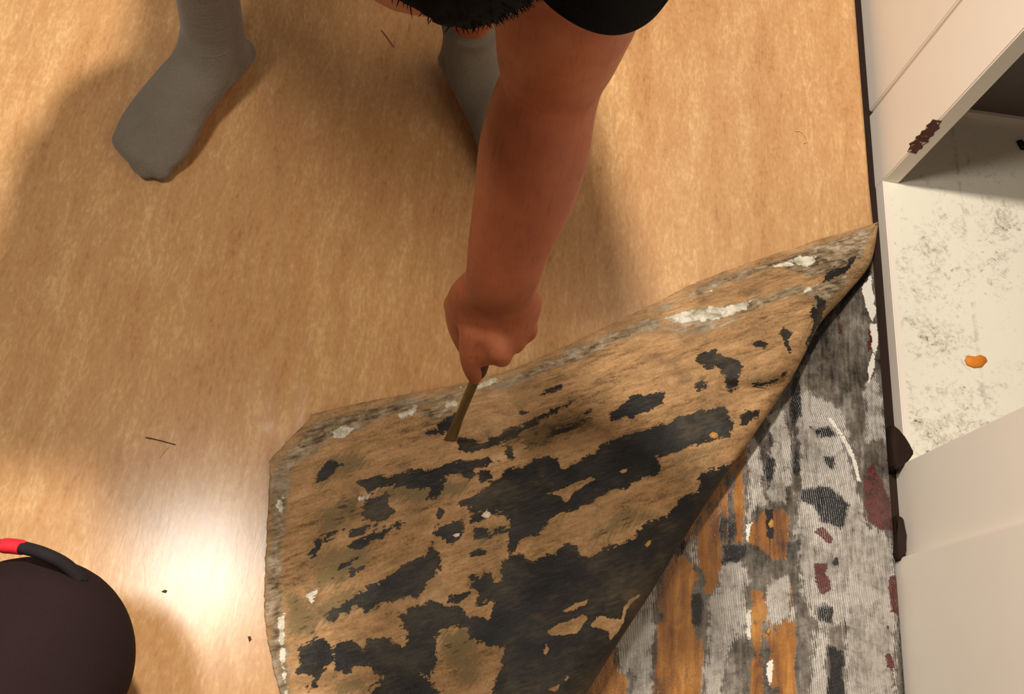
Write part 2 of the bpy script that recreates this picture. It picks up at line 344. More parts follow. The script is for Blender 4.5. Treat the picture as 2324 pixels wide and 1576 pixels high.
tar_shade_s += shapes('''
2010,490 2060,520 2070,720 2030,760 2000,600
2040,1120 2080,1180 2160,1700 2080,1700 2040,1300
2000,-20 2060,20 2020,200 1960,120
1380,20 1420,60 1410,240 1380,200
950,690 1060,680 1060,740 940,760
1190,60 1260,120 1250,300 1210,240
1420,300 1600,280 1720,400 1700,540 1560,480 1520,400 1420,360''', **cM)
wood_s += shapes('''
1200,960 1300,840 1390,900 1380,1120 1260,1180 1200,1100
1210,1200 1400,1140 1390,1420 1240,1576 1220,1300
1785,1120 1820,1150 1840,1700 1800,1700
1090,170 1190,170 1180,260 1110,260''', **cM)
paint_s = shapes('''
1690,290 1730,230 1760,320 1840,480 1850,650 1780,640 1700,580 1670,400
1390,830 1480,810 1460,880 1500,980 1430,1010 1400,960
1390,640 1430,610 1500,680 1480,720
1810,900 1860,890 1890,1150 1840,1100
1800,1350 1830,1330 1850,1400 1840,1470 1815,1420
1800,1190 1820,1190 1820,1230 1800,1220''', **cr) + shapes('''
1590,800 1640,790 1640,900 1590,960
1370,760 1400,760 1420,850 1380,830''', **c5)
PX = V[:, :2]
me = mesh('subfloor', V, grid_faces(ny, nx))
yc = at(1880, 1240).y; ph_ = V[:, 0]+np.where(V[:, 1] > yc, .9*(V[:, 1]-yc)**2, .10*(V[:, 1]-yc))
setattrs(me, ph=ph_, wood=field(PX, wood_s), glue=field(PX, glue_s), lime=field(PX, lime_s, .006), tar=field(PX, tar_shade_s, .010), paint=field(PX, paint_s, .008))
o = link('subfloor', me, sub); tag(o, 'bare sub floor smeared with white and black glue and orange wood', 'floor', kind='structure')

# linoleum floor covering, lying flat, with its buckled ridges
def right_edge(y):
    ys = [p[1] for p in LINO_X][::-1]; xs = [p[0] for p in LINO_X][::-1]
    if y >= ys[0]: return float(np.interp(y, ys, xs))
    i = np.argsort(FOLD[:, 1]); return float(np.interp(y, FOLD[i, 1], (FOLD[:, 0]-FOLD[:, 2])[i]))
def ridge(x, y):
    z = 0.0
    for (pa, pb, h, wd) in ridges:
        a, b = Vector(pa[:2]), Vector(pb[:2]); p = Vector((x, y)); e = b-a; t = max(0, min(1, (p-a).dot(e)/e.dot(e)))
        dd = (p-(a+e*t)).length; z += h*math.exp(-(dd/wd)**2)*math.sin(math.pi*min(1, max(0, .12+.76*t)))
    return z
ridges = [(at(645, 215), at(655, 640), .0035, .014), (at(660, 600), at(622, 950), .0028, .018), (at(705, 780), at(690, 970), .0025, .012), (at(600, 430), at(560, 860), .002, .016)]
ys = np.concatenate([np.linspace(-1.2, -.05, 12, endpoint=False), np.linspace(-.05, 1.32, 330), np.linspace(1.36, 2.4, 6)])
ts = np.concatenate([np.linspace(0, .42, 10, endpoint=False), np.linspace(.42, 1, 300)])
V = [];
for y in ys:
    xr = right_edge(y)
    for t in ts:
        x = -1.8+(xr+1.8)*t; V.append((x, y, ridge(x, y) if -.7 < x < .1 and .2 < y < 1.3 else 0))
me = mesh('floor', V, grid_faces(len(ys), len(ts))); o = link('floor', me, lino)
sm = o.modifiers.new('thick', 'SOLIDIFY'); sm.thickness = .0035; sm.offset = -1
tag(o, 'tan marbled linoleum floor covering still lying flat', 'floor', kind='structure')

# groove along the wall, closet floor with its raised edge, closet wall
bm = bmesh.new(); box(bm, GX-.05, TX+.02, -1.2, 2.4, -.05, -.022); tag(link('trim_1', from_bm('trim_1', bm), darkwood, smooth=False), 'dark groove between the floor and the closet threshold', 'trim', kind='structure')
cy0, cy1 = .30, at(2240, 268, LIP).y
nx, ny = 120, 150; gx = np.concatenate([np.linspace(TX+.010, TX+.45, nx-1), [1.9]]); gy = np.linspace(cy0, cy1+.02, ny)
V = np.array([(x, y, LIP) for y in gy for x in gx])
dirt_s = shapes('''
2060,520 2170,500 2200,620 2160,660 2080,680 2030,620
2040,720 2130,700 2190,800 2160,840 2060,800
2130,880 2220,850 2260,960 2200,1010 2130,960
2240,500 2290,490 2280,620 2230,600
2030,880 2100,930 2200,1030 2060,1020
2250,830 2310,840 2310,890 2250,900''', z=LIP)
me = mesh('closet_floor', V, grid_faces(ny, nx))
sp = [at(2183, 470, LIP), at(2200, 640, LIP), at(2235, 920, LIP)]
sx = np.interp(V[:, 1], [p.y for p in sp][::-1], [p.x for p in sp][::-1])
setattrs(me, dirt=field(V[:, :2], dirt_s, .05), seam=np.clip(1-np.abs(V[:, 0]-sx)/.004, 0, 1)*.6)
bm = bmesh.new(); bm.from_mesh(me); bpy.data.meshes.remove(me)
o = link('closet_floor', None or (lambda: (lambda m2: (bm.to_mesh(m2), bm.free(), m2)[2])(bpy.data.meshes.new('closet_floor')))(), vinyl)
tag(o, 'grubby white vinyl closet floor with dark specks and a faint seam', 'floor', kind='structure')
bm = bmesh.new(); box(bm, TX, TX+.012, at(2050, 1052).y, at(1997, 398).y-.001, -.03, LIP+.0005)
bmesh.ops.bevel(bm, geom=[e for e in bm.edges], offset=.0015, segments=2, affect='EDGES'); tag(link('trim_2', from_bm('trim_2', bm), white, smooth=False), 'thin white painted edge of the closet threshold', 'trim', kind='structure')
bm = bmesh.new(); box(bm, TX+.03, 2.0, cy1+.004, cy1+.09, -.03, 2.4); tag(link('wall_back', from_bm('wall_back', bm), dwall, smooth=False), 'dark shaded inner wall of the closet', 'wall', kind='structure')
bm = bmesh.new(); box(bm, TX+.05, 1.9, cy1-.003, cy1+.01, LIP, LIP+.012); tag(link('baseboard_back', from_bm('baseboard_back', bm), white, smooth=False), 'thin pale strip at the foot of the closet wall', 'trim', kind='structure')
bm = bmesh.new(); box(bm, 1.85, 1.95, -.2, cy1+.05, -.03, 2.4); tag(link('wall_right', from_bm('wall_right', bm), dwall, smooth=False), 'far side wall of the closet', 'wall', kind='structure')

# upper door casing: wide white board, groove, next board
JX = at(1984, 396, -.022).x; jy0 = at(2003, 397, .03).y+.006; gyv = at(1985, 240, 0).y
def casing(name, x0, x1, ya, yb, za, zb, label, lean=0.0):
    bm = bmesh.new(); box(bm, x0, x1, ya, yb, za, zb)
    bmesh.ops.bevel(bm, geom=[e for e in bm.edges], offset=.002, segments=3, affect='EDGES')
    o = link(name, from_bm(name, bm), white, smooth=False); return tag(o, label, 'trim', kind='structure')
casing('trim_3', JX, JX+.030, jy0, gyv-.005, -.03, 2.1, 'white painted door casing board with a chipped brown edge')
casing('trim_4', JX+.0005, JX+.026, gyv+.004, gyv+.9, -.03, 2.1, 'white painted panel behind the door casing')
casing('trim_5', JX+.009, JX+.026, gyv-.010, gyv+.008, -.03, 2.1, 'recessed groove between the casing board and the next panel')
bm = bmesh.new()
# chipped paint on the casing's edge
def edge_pt(u, v):                                       # hits the thin face of the casing (plane y = jy0)
    r = R @ Vector(((u-CX)/F, -(v-CY)/F, -1)); return EYE + r*((jy0-.0006)/r.y)
cpts = [(2050, 338), (2057, 326), (2054, 320), (2066, 314), (2070, 304), (2079, 300), (2083, 291), (2091, 289), (2093, 279), (2102, 273), (2108, 265), (2117, 267), (2129, 268), (2122, 278), (2124, 285), (2112, 293), (2110, 301), (2101, 306), (2099, 316), (2088, 322), (2084, 331), (2076, 334), (2070, 343), (2060, 340)]
f = [edge_pt(u+9, v+7) for u, v in cpts]
ce = sum(f, Vector())/len(f); b_ = [bm.verts.new(p) for p in f]; t_ = [bm.verts.new(p+Vector((0, .0012, 0))) for p in f]
bm.faces.new(b_); bm.faces.new(t_[::-1])
for i in range(len(f)): bm.faces.new((b_[i], b_[(i+1) % len(f)], t_[(i+1) % len(f)], t_[i]))
cas = bpy.data.objects['trim_3']; o = link('paint_chip', from_bm('paint_chip', bm), chip, cas, smooth=False); o['label'] = 'bare brown wood where white paint has flaked off'

# lower casing: two boards, with the dark broken wood at its foot
BX = at(2060, 1190).x; ly0 = at(2050, 1055).y
casing('trim_6', BX, BX+.03, at(2057, 1262).y, at(2050, 1052).y, -.03, 2.1, 'white painted casing on the near side of the closet doorway')
casing('trim_7', at(2043, 1275).x, at(2043, 1275).x+.03, -.9, at(2045, 1266).y, -.03, 2.1, 'white painted panel beside the near door casing')
def chunk(pts, z1, name, label):
    bm = bmesh.new(); P = [at(u, v, z1) for u, v in pts]; prism(bm, [(p.x, p.y) for p in P], -.022, z1)
    bmesh.ops.bevel(bm, geom=[e for e in bm.edges], offset=.002, segments=2, affect='EDGES')
    return tag(link(name, from_bm(name, bm), darkwood, smooth=False), label, 'trim', kind='structure')
chunk([(2026, 960), (2040, 975), (2054, 992), (2064, 1008), (2076, 1026), (2066, 1042), (2052, 1056), (2040, 1068), (2030, 1060), (2024, 1010)], LIP+.004, 'trim_8', 'dark broken stub of wood at the end of the threshold')
chunk([(2036, 1168), (2052, 1176), (2058, 1215), (2059, 1254), (2044, 1274), (2034, 1260), (2040, 1215)], .006, 'trim_9', 'dark broken sliver of wood at the foot of the near casing')

# ================================================================== FOLDED-BACK FLAP
outer_px = [(1991, 505), (1940, 519), (1868, 538), (1800, 562), (1740, 580), (1650, 612), (1560, 648), (1460, 700), (1360, 748), (1250, 800), (1150, 842), (1060, 868), (960, 886), (860, 906), (780, 922), (705, 940), (703, 950), (680, 972), (650, 1002), (609, 1046), (611, 1062), (608, 1130), (604, 1220), (600, 1300), (598, 1382), (606, 1450), (620, 1520), (640, 1590), (668, 1680), (700, 1790), (760, 1900), (1060, 1930)]
OUT = [at(u, v, .012) for u, v in outer_px]
# matching stations on the two borders
fl = np.concatenate([[0], np.cumsum(np.linalg.norm(np.diff(FOLD[:, :2], axis=0), axis=1))]); fl /= fl[-1]
oc = np.array([(p.x, p.y) for p in OUT]); ol = np.concatenate([[0], np.cumsum(np.linalg.norm(np.diff(oc, axis=0), axis=1))]); ol /= ol[-1]
NS, NTt = 420, 230
sv = np.sort(np.concatenate([np.linspace(0, 1, NS-len(ol)), ol]))
ox_ = np.interp(sv, ol, oc[:, 0]); oy_ = np.interp(sv, ol, oc[:, 1])
# the fold side runs ahead near the tip so the stations stay roughly across the flap
warp = sv**1.0
fx_ = np.interp(warp, fl, FOLD[:, 0]); fy_ = np.interp(warp, fl, FOLD[:, 1]); fr_ = np.interp(warp, fl, FOLD[:, 2])
rag = np.array([noise.noise(Vector((s*260, 3.1, 0)))*.0022+noise.noise(Vector((s*900, 1.1, 0)))*.0012 for s in sv])
knob = at(1745, 835, .05); dent = [at(1640, 880, .05), at(1700, 890, .05), at(1772, 872, .05)]; rid = [at(1500, 712, .03), at(1640, 695, .03), at(1810, 648, .03)]
V = []
under = [1.0, .92, .8, .62, .42, .22, .08]
def seg_d(p, pl):
    dm = 9
    for a, b in zip(pl, pl[1:]):
        a2, b2 = Vector(a[:2]), Vector(b[:2]); e = b2-a2; t = max(0, min(1, (p-a2).dot(e)/e.dot(e))); dm = min(dm, (p-(a2+e*t)).length)
    return dm
tt = np.concatenate([np.linspace(0, 1, NTt-40)**1.0*0, []])[:0]
for i in range(len(sv)):
    Fp = Vector((fx_[i], fy_[i])); Op = Vector((ox_[i], oy_[i])); e = Op-Fp; D = max(e.length, 1e-4); e /= D; Op = Op+e*rag[i]*min(1, D/.05)
    r = min(fr_[i], D*.42); row = []
    for q in under: row.append((*(Fp+e*r*q), r-math.sqrt(max(0, r*r-(r-r*q)**2)) + .0015))
    n = NTt-len(under)
    for j in range(n):
        t = j/(n-1); d_ = D*(t**1.35)
        if d_ < r: z = r+math.sqrt(max(0, r*r-(r-d_)**2))
        else:
            k = (d_-r)/max(D-r, 1e-4); z = 2*r*(1-k)**1.3*(1+.25*k)+.006*min(1, k*5)
            z = max(z, .007)
        p = Fp+(Op-Fp)*(d_/D)
        z += (.0035*noise.noise(Vector((p.x*9, p.y*9, 5)))+.0015*noise.noise(Vector((p.x*30, p.y*30, 2))))*min(1, d_/.03)*min(1, D/.08)
        if p.y > .40 and p.x > .3:
            z += .012*math.exp(-((p-Vector(knob[:2])).length/.030)**2) - .012*math.exp(-(seg_d(p, dent)/.010)**2) + .006*math.exp(-(seg_d(p, rid)/.012)**2)
        row.append((p.x, p.y, max(z, .005)))
    V += row
V = np.array(V)
me = mesh('linoleum_flap', V, grid_faces(len(sv), NTt))
c6 = dict(ox=580, oy=850, k=.4608, z=.04); cE = dict(ox=1150, oy=850, k=.3173, z=.055); c7 = dict(ox=900, oy=1150, k=.2703, z=.06); c5 = dict(ox=1450, oy=480, k=.33, z=.04)
tar_shade_f = shapes('''
510,520 560,505 800,470 1130,400 1210,440 1080,480 1070,520 960,490 870,560 700,550 650,540 560,570
530,600 650,580 650,640 690,680 600,720 540,700
860,530 950,500 900,580 850,600
340,1180 480,1100 600,1020 760,930 900,890 910,960 860,1000 800,1100 700,1110 620,1140 560,1170 480,1130 380,1210
380,1400 400,1310 500,1330 540,1360 600,1310 660,1330 740,1350 700,1420 600,1470 550,1410 420,1480
210,1350 350,1280 390,1400 300,1490 200,1460
890,740 1000,730 1040,780 960,840 890,800
895,790 885,740 905,660 920,665 905,760
850,890 870,820 880,825 862,895
1050,700 1110,670 1150,700 1100,740 1050,745
1040,900 1140,860 1150,880 1060,920
890,230 940,200 990,180 1000,220 960,270 900,260
830,265 930,255 930,280 840,290
250,850 330,770 440,745 330,820 300,880 260,890
600,785 700,720 715,740 610,805
430,840 560,780 600,790 520,850
300,470 360,400 430,420 330,500
1060,700 1040,660 1180,650 1200,700
1180,530 1160,470 1090,470 1100,540
470,960 540,930 530,960 470,985
230,1530 290,1510 280,1545 240,1550
560,1560 700,1500 800,1480 900,1560 900,1640 560,1640
1000,300 1120,340 1300,260 1440,180 1450,200 1320,290 1150,370 1000,390''', **c6)
tar_shade_f += [[at(u, v, .055) for u, v in zip(L[::2], L[1::2])] for L in (
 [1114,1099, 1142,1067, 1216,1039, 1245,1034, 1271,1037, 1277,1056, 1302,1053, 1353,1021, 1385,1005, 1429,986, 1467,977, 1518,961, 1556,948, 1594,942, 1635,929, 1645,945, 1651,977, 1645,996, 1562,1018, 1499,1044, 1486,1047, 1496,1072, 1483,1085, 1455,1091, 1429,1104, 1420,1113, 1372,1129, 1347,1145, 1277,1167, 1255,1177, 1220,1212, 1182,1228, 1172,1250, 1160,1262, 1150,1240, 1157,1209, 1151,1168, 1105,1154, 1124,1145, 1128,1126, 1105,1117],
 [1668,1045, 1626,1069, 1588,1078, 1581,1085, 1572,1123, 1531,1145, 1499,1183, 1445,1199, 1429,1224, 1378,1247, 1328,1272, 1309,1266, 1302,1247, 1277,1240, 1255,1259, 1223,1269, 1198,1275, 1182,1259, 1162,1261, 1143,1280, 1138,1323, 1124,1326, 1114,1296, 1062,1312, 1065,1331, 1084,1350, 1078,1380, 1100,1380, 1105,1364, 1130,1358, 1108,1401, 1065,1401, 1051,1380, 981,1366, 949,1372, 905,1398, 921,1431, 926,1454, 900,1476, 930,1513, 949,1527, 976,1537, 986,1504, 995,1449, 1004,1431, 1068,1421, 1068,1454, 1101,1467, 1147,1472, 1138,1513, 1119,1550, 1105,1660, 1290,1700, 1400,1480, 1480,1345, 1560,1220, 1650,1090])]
tar_shade_f += shapes('''
360,1020 430,970 500,970 550,1030 650,1060 680,1100 640,1160 660,1220 600,1270 570,1170 520,1110 430,1100
760,950 800,920 835,940 830,1000 790,980
930,880 960,840 1000,880 980,920 985,1020 965,1010 955,920
370,1250 395,1260 385,1285 360,1275
690,1190 760,1215 880,1190 960,1140 900,1210 780,1240
1160,680 1210,720 1190,800 1130,760
1190,620 1260,640 1230,760 1160,900 1120,930 1150,820 1180,720
350,1260 400,1200 440,1190 420,1240
1280,420 1420,370 1500,300 1440,420 1330,480 1230,520''', **c5)  # streaks on the fold's right edge and under the knob are painted shade
tar_shade_f += shapes('''
890,150 940,130 1000,150 1140,110 1140,190 1020,250 900,310 750,330 730,260 850,200
270,90 330,50 420,30 410,60 300,105
0,385 150,318 380,205 490,140 505,165 400,232 160,350 0,420
1640,340 1700,280 1800,260 1780,310 1650,380
120,245 165,220 160,240 125,255
570,265 620,245 620,262 580,272
300,440 420,370 560,320 520,370 380,440''', **cE)
cL = dict(ox=600, oy=950, k=.3976, z=.03)
tar_shade_f += shapes('''
210,1290 350,1230 390,1330 300,1400 230,1440 180,1390
380,1290 500,1260 560,1330 600,1270 720,1255 730,1320 660,1340 600,1390 520,1440 400,1460
590,1340 720,1310 850,1390 900,1480 820,1576 700,1490 620,1440
1100,500 1260,420 1350,470 1330,550 1180,520
1000,330 960,300 1050,290 1000,450 920,470
300,300 340,270 400,290 330,350 270,370
1370,170 1400,150 1420,240 1390,250
640,1500 700,1470 760,1500 690,1540
1180,650 1260,640 1280,690 1200,700
1280,640 1380,640 1390,670 1300,680
480,640 640,590 640,610 490,680
400,830 560,770 540,800 420,870
1060,1010 1180,1000 1150,1060 1050,1060
230,1520 300,1500 290,1535 240,1550''', **cL)
not_tar = shapes('''
280,860 380,830 500,780 600,740 630,760 600,780 480,850 450,900 410,935 380,880
1090,700 1100,620 1300,560 1480,560 1560,570 1340,690 1240,720''', **cE) + shapes('''
1220,1070 1300,1010 1540,940 1570,960 1490,1080 1280,1100
1600,1020 1650,940 1750,950 1850,960 1870,880 1900,800 2020,740 1900,880 1860,1020 1760,1130 1740,1060
1380,890 1480,830 1580,800 1560,840 1400,910
1215,1240 1240,1180 1260,1200 1230,1260
1250,1540 1340,1500 1300,1560
1370,1460 1400,1420 1420,1440 1390,1480''', **c7)
smear_shade_f = shapes('''
260,860 400,780 640,640 660,700 560,880 420,960 300,980
260,1060 420,960 540,960 620,1060 400,1180 300,1180
280,250 520,150 620,260 420,340 280,400
1180,660 1380,600 1400,680 1200,760
620,380 820,350 1000,380 960,460 860,480 620,480
560,1080 760,1060 720,1120 580,1120
1380,60 1800,-40 1900,60 1500,220
640,1420 860,1400 840,1480 640,1500
380,1480 560,1440 600,1576 400,1576''', **cL) + shapes('''
1150,600 1250,500 1420,430 1530,350 1460,470 1330,620 1240,740 1120,900 1050,1000 1090,880 1150,760
350,1180 430,1130 460,1180 420,1220
700,1180 900,1160 980,1060 900,1220 720,1230''', **c5) + shapes('''
650,610 880,800 700,900 480,1010 300,1130 120,1190 230,1100 330,1030 460,990
820,930 1100,1040 900,1110 700,1200 560,1220 640,1110
1180,600 1560,480 1500,570 1200,690
280,450 560,320 640,280 520,400 380,450''', **cE) + shapes('''
290,640 510,540 530,690 440,760 300,800
680,560 900,520 1060,520 1050,600 800,650 690,620
230,870 560,800 560,900 400,960 260,960
120,1000 340,1180 300,1300 140,1300
300,400 430,350 440,470 300,510
900,1260 1050,1250 1100,1350 1000,1500 900,1400''', **c6) + shapes('''
1000,1040 1250,960 1200,1020
480,1250 700,1200 720,1500 500,1576''', **c7)  # smears along the fold edge and knob crease also hold painted shade
mast_f = shapes('''
70,430 260,215 400,170 600,120 850,70 1050,50 1060,90 860,130 640,190 480,260 340,330 200,430 150,480 140,700 120,1000 120,1180 140,1350 180,1700 90,1700 30,1170 50,800 60,600
820,130 960,110 1000,180 900,230 800,190''', **c6) + shapes('''
1150,850 1300,780 1480,712 1510,735 1340,800 1200,860 1090,890
1490,690 1620,625 1760,580 1860,545 1990,508 1985,540 1900,590 1760,605 1640,640 1520,700
1505,715 1580,700 1700,690 1810,655 1820,670 1740,705 1640,735 1560,750''', z=.03) + shapes('''
1090,560 1240,500 1450,380 1530,330 1440,480 1310,640 1200,700
950,300 1240,200 1600,60 1640,80 1560,320 1400,400 1180,480 1080,420
150,760 320,790 560,760 720,700 700,760 540,810 340,830
0,790 140,700 180,720 60,800''', **c5)
plas_f = shapes('''
1070,290 1150,260 1260,275 1250,320 1170,360 1110,330
190,700 420,640 580,650 780,610 740,680 560,740 420,740 260,740
960,320 1100,300 1100,340 980,345
1110,560 1240,500 1230,520 1120,580
500,510 540,500 550,525''', **c5) + shapes('''
360,250 440,220 480,250 440,290 380,290
690,180 800,120 800,160 720,200
1000,30 1100,20 1200,-20 1210,0 1100,50
90,1180 130,1170 130,1350 140,1500 170,1700 140,1700 110,1420
80,620 130,560 120,660
1110,690 1140,680 1160,705 1120,715
230,1080 300,1050 270,1130
940,120 1000,90 1000,130 930,150
500,595 560,580 560,605 510,610''', **c6)
PXY = V[:, :2]
tf = field(PXY, tar_shade_f, .010)*(1-np.clip(field(PXY, not_tar, .006)*1.6-.3, 0, 1))
edge = np.tile(np.arange(NTt), len(sv)) < len(under)
setattrs(me, tar=tf, smear=field(PXY, smear_shade_f, .016), mastic=field(PXY, mast_f, .010), plaster=field(PXY, plas_f, .006))
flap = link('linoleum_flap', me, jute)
me.materials.append(lino.m)
sm = flap.modifiers.new('thick', 'SOLIDIFY'); sm.thickness = .003; sm.offset = 0; sm.material_offset = 1; sm.material_offset_rim = 0
tag(flap, 'corner of the linoleum folded back, showing its jute backing with black tar and grey mastic', 'flooring')

# height of the flap's upper face at a spot, for things lying on it
top = V.reshape(len(sv), NTt, 3)[:, len(under):].reshape(-1, 3)
def flap_z(x, y):
    i = np.argmin((top[:, 0]-x)**2+(top[:, 1]-y)**2); return float(top[i, 2])+.0015
def on_flap(u, v):
    z = .03
    for _ in range(4): p = at(u, v, z); z = flap_z(p.x, p.y)
    return at(u, v, z)

# ================================================================== LITTER
def flake(name, pts, z, mat, label, cat, th=.0012, group=None, curl=.0):
    P = [at(u, v, z) if z is not None else on_flap(u, v) for u, v in pts]; c = sum(P, Vector())/len(P)
    bm = bmesh.new(); a = []; b = []
    for p in P:
        q = p-c; lift = curl*q.length; a.append(bm.verts.new((q.x, q.y, q.z+lift))); b.append(bm.verts.new((q.x*.95, q.y*.95, q.z+lift+th)))
    n = len(P); ca = bm.verts.new((0, 0, 0)); cb = bm.verts.new((0, 0, th*1.3))
    for i in range(n):
        j = (i+1) % n; bm.faces.new((a[i], a[j], b[j], b[i])); bm.faces.new((b[i], b[j], cb)); bm.faces.new((a[j], a[i], ca))
    o = link(name, from_bm(name, bm), mat); o.location = c; return tag(o, label, cat, group)
def strand(name, pts, z, mat, r, label, cat, group=None):
    P = [at(u, v, z)+Vector((0, 0, r)) for u, v in pts]; c = P[0].copy(); bm = bmesh.new()
    tube(bm, [(*(p-c), r*(1-.4*i/len(P)), r*(1-.4*i/len(P))) for i, p in enumerate(P)], n=8, k=4)
    o = link(name, from_bm(name, bm), mat); o.location = c; return tag(o, label, cat, group)
flake('linoleum_flake', [(2188, 818), (2194, 808), (2212, 810), (2224, 806), (2236, 812), (2240, 820), (2228, 834), (2210, 836), (2194, 830)], LIP+.0004, orange, 'small orange flake lying on the white closet floor', 'flake', .0015, curl=.06)
flake('dirt_crumb', [(2306, 322), (2314, 320), (2324, 330), (2328, 342), (2316, 340)], LIP+.0004, blackbit, 'black crumb in the shaded part of the closet floor', 'crumb', .006)
strand('wood_shaving', [(1806, 298), (1818, 300), (1828, 310), (1832, 322), (1824, 326)], .0004, straw, .0009, 'pale curled shaving on the lit linoleum near the door casing', 'shaving')
strand('twig', [(332, 994), (352, 998), (376, 1004), (398, 1010)], .0004, twigm, .0009, 'thin dark twig lying on the linoleum left of the flap', 'twig')
strand('fibre', [(382, 1016), (372, 1026), (362, 1040)], .0004, straw, .0007, 'short pale fibre beside the dark twig on the linoleum', 'fibre')
strand('fibre', [(866, 70), (880, 88), (894, 108)], .0002, twigm, .0008, 'short dark fibre on the linoleum between the two feet', 'fibre')
flake('wood_chip', [(366, 1344), (374, 1339), (380, 1341), (376, 1347)], .0003, twigm, 'tiny brown chip in the bright glare on the linoleum', 'chip', .001)
flake('wood_chip', [(562, 1446), (568, 1444), (571, 1452), (566, 1458)], .0003, twigm, 'tiny dark chip beside the left edge of the flap', 'chip', .001)
flake('plaster_chip', [(1091, 1172), (1098, 1164), (1108, 1166), (1114, 1170), (1108, 1178), (1098, 1176)], None, palechip, 'pale plaster chip on the black tar in the middle of the flap', 'chip', .003)
flake('plaster_chip', [(1026, 1216), (1034, 1212), (1044, 1211), (1042, 1218), (1034, 1221)], None, palechip, 'small pale chip on a round tar spot left of the larger chip', 'chip', .002)
for pts, lab in (([(1608, 988), (1616, 981), (1628, 984), (1630, 992), (1622, 997), (1612, 995)], 'amber glue bead near the right end of the long tar band'),
                 ([(1404, 1072), (1412, 1066), (1424, 1065), (1422, 1072), (1412, 1076)], 'amber glue bead above the bare patch on the flap'),
                 ([(1462, 1238), (1470, 1228), (1478, 1226), (1476, 1236), (1468, 1244)], 'amber glue bead close to the fold, below the bare patch')):
    flake('glue_bead', pts, None, amber, lab, 'glue bead', .0018, group=None)
flake('glue_bead', [(1742, 1190), (1750, 1178), (1756, 1186), (1754, 1198), (1746, 1200)], -.0056, amber, 'amber glue bead on the orange wood of the sub floor', 'glue bead', .002)
flake('glue_bead', [(1738, 1436), (1745, 1424), (1748, 1432), (1744, 1442)], -.0056, amber, 'amber glue bead on the sub floor near the bottom edge', 'glue bead', .002)

# ================================================================== WORKER
CAMR = np.array(R.col[0]); CAMU = np.array(R.col[1]); CAMB = np.array(R.col[2])
def P3(u, v, d): return tuple(dep(u, v, d))
worker = empty('person', at(760, 140)); WL = worker.location.copy()
tag(worker, 'person in grey socks and black t-shirt bending down, poking the flap with a thin tool', 'person')
def wpart(name, bm, mat, parent=worker):
    bmesh.ops.translate(bm, verts=bm.verts[:], vec=-WL); o = link(name, from_bm(name, bm), mat, parent); return o
# (centre row, left edge, right edge, depth, thickness ratio) down the visible arm
arm_rows = [(-230, 1250, 1550, .60, .95), (-100, 1180, 1505, .64, .92), (10, 1122, 1458, .68, .90), (70, 1123, 1430, .71, .90), (130, 1127, 1400, .745, .88), (185, 1134, 1370, .775, .88), (255, 1108, 1353, .80, .90), (340, 1086, 1338, .825, .9), (440, 1075, 1306, .85, .86), (540, 1063, 1258, .88, .80), (620, 1057, 1228, .905, .74), (655, 1056, 1216, .93, .74)]
arm_nodes = [(*P3((l+r)/2, v, d), (r-l)/2*d/F, (r-l)/2*d/F*k) for v, l, r, d, k in arm_rows]
hand_rows = [(640, 1052, 1206, .925, .62), (668, 1018, 1226, .955, .42), (692, 1013, 1232, .975, .42), (725, 1023, 1220, .99, .40), (760, 1037, 1192, 1.0, .40), (790, 1046, 1164, 1.01, .42), (806, 1052, 1130, 1.018, .40)]
hand_nodes = [(*P3((l+r)/2, v, d), (r-l)/2*d/F, (r-l)/2*d/F*k+.004) for v, l, r, d, k in hand_rows]
bm = bmesh.new()
tube(bm, arm_nodes, CAMR, k=5, n=28); tube(bm, hand_nodes, CAMR, k=4, n=28)
def digit(pts, rs):
    tube(bm, [(*P3(*p), r, r*.95) for p, r in zip(pts, rs)], CAMR, k=4, n=14)
digit([(1072, 752, .985), (1066, 795, 1.005), (1070, 832, 1.03), (1078, 858, 1.06)], [.0135, .0125, .0110, .0088])       # index, along the tool
digit([(1040, 690, 1.0), (1046, 745, 1.03), (1066, 800, 1.06), (1084, 848, 1.085)], [.0165, .0150, .0118, .0095])        # thumb, pressing on the other side
digit([(1112, 758, .985), (1132, 800, .995), (1138, 812, 1.03), (1112, 790, 1.055)], [.0135, .0125, .0115, .0095])       # middle, curled
digit([(1150, 745, .99), (1168, 772, 1.01), (1166, 784, 1.045), (1132, 776, 1.06)], [.0130, .0120, .0108, .0090])        # ring, curled
digit([(1186, 720, .99), (1200, 745, 1.01), (1192, 762, 1.04), (1160, 764, 1.055)], [.0118, .0108, .0098, .0082])        # little, curled
# trunk, head, legs
hipR, hipL = Vector((-.33, 1.22, .80)), Vector((-.11, 1.22, .80))
ankR, ankL = at(490, 100, .078), at(1068, 110, .075)
heelR, toeR, heelL = at(566, 130), at(306, 400), at(1014, 145)
toeL = heelL+Vector((.150, -.212, 0))
kneeR, kneeL = Vector((-.40, 1.02, .45)), Vector((-.02, 1.04, .45))
headc = dep(1040, -362, .53)
shL = dep(1480, -330, .60); shR = Vector((-.35, .655, .94)); chest = Vector((-.13, .70, .93)); neck = (headc+chest)/2+Vector((-.01, .03, .02))
for hp, kn, an in ((hipR, kneeR, ankR), (hipL, kneeL, ankL)):
    calf = kn.lerp(an, .32)+Vector((0, .02, 0))
    tube(bm, [(*hp, .085, .085), (*hp.lerp(kn, .5), .072, .074), (*kn, .052, .055), (*calf, .050, .054), (*kn.lerp(an, .72), .037, .040), (*an, .030, .033)], (1, 0, 0), n=24)
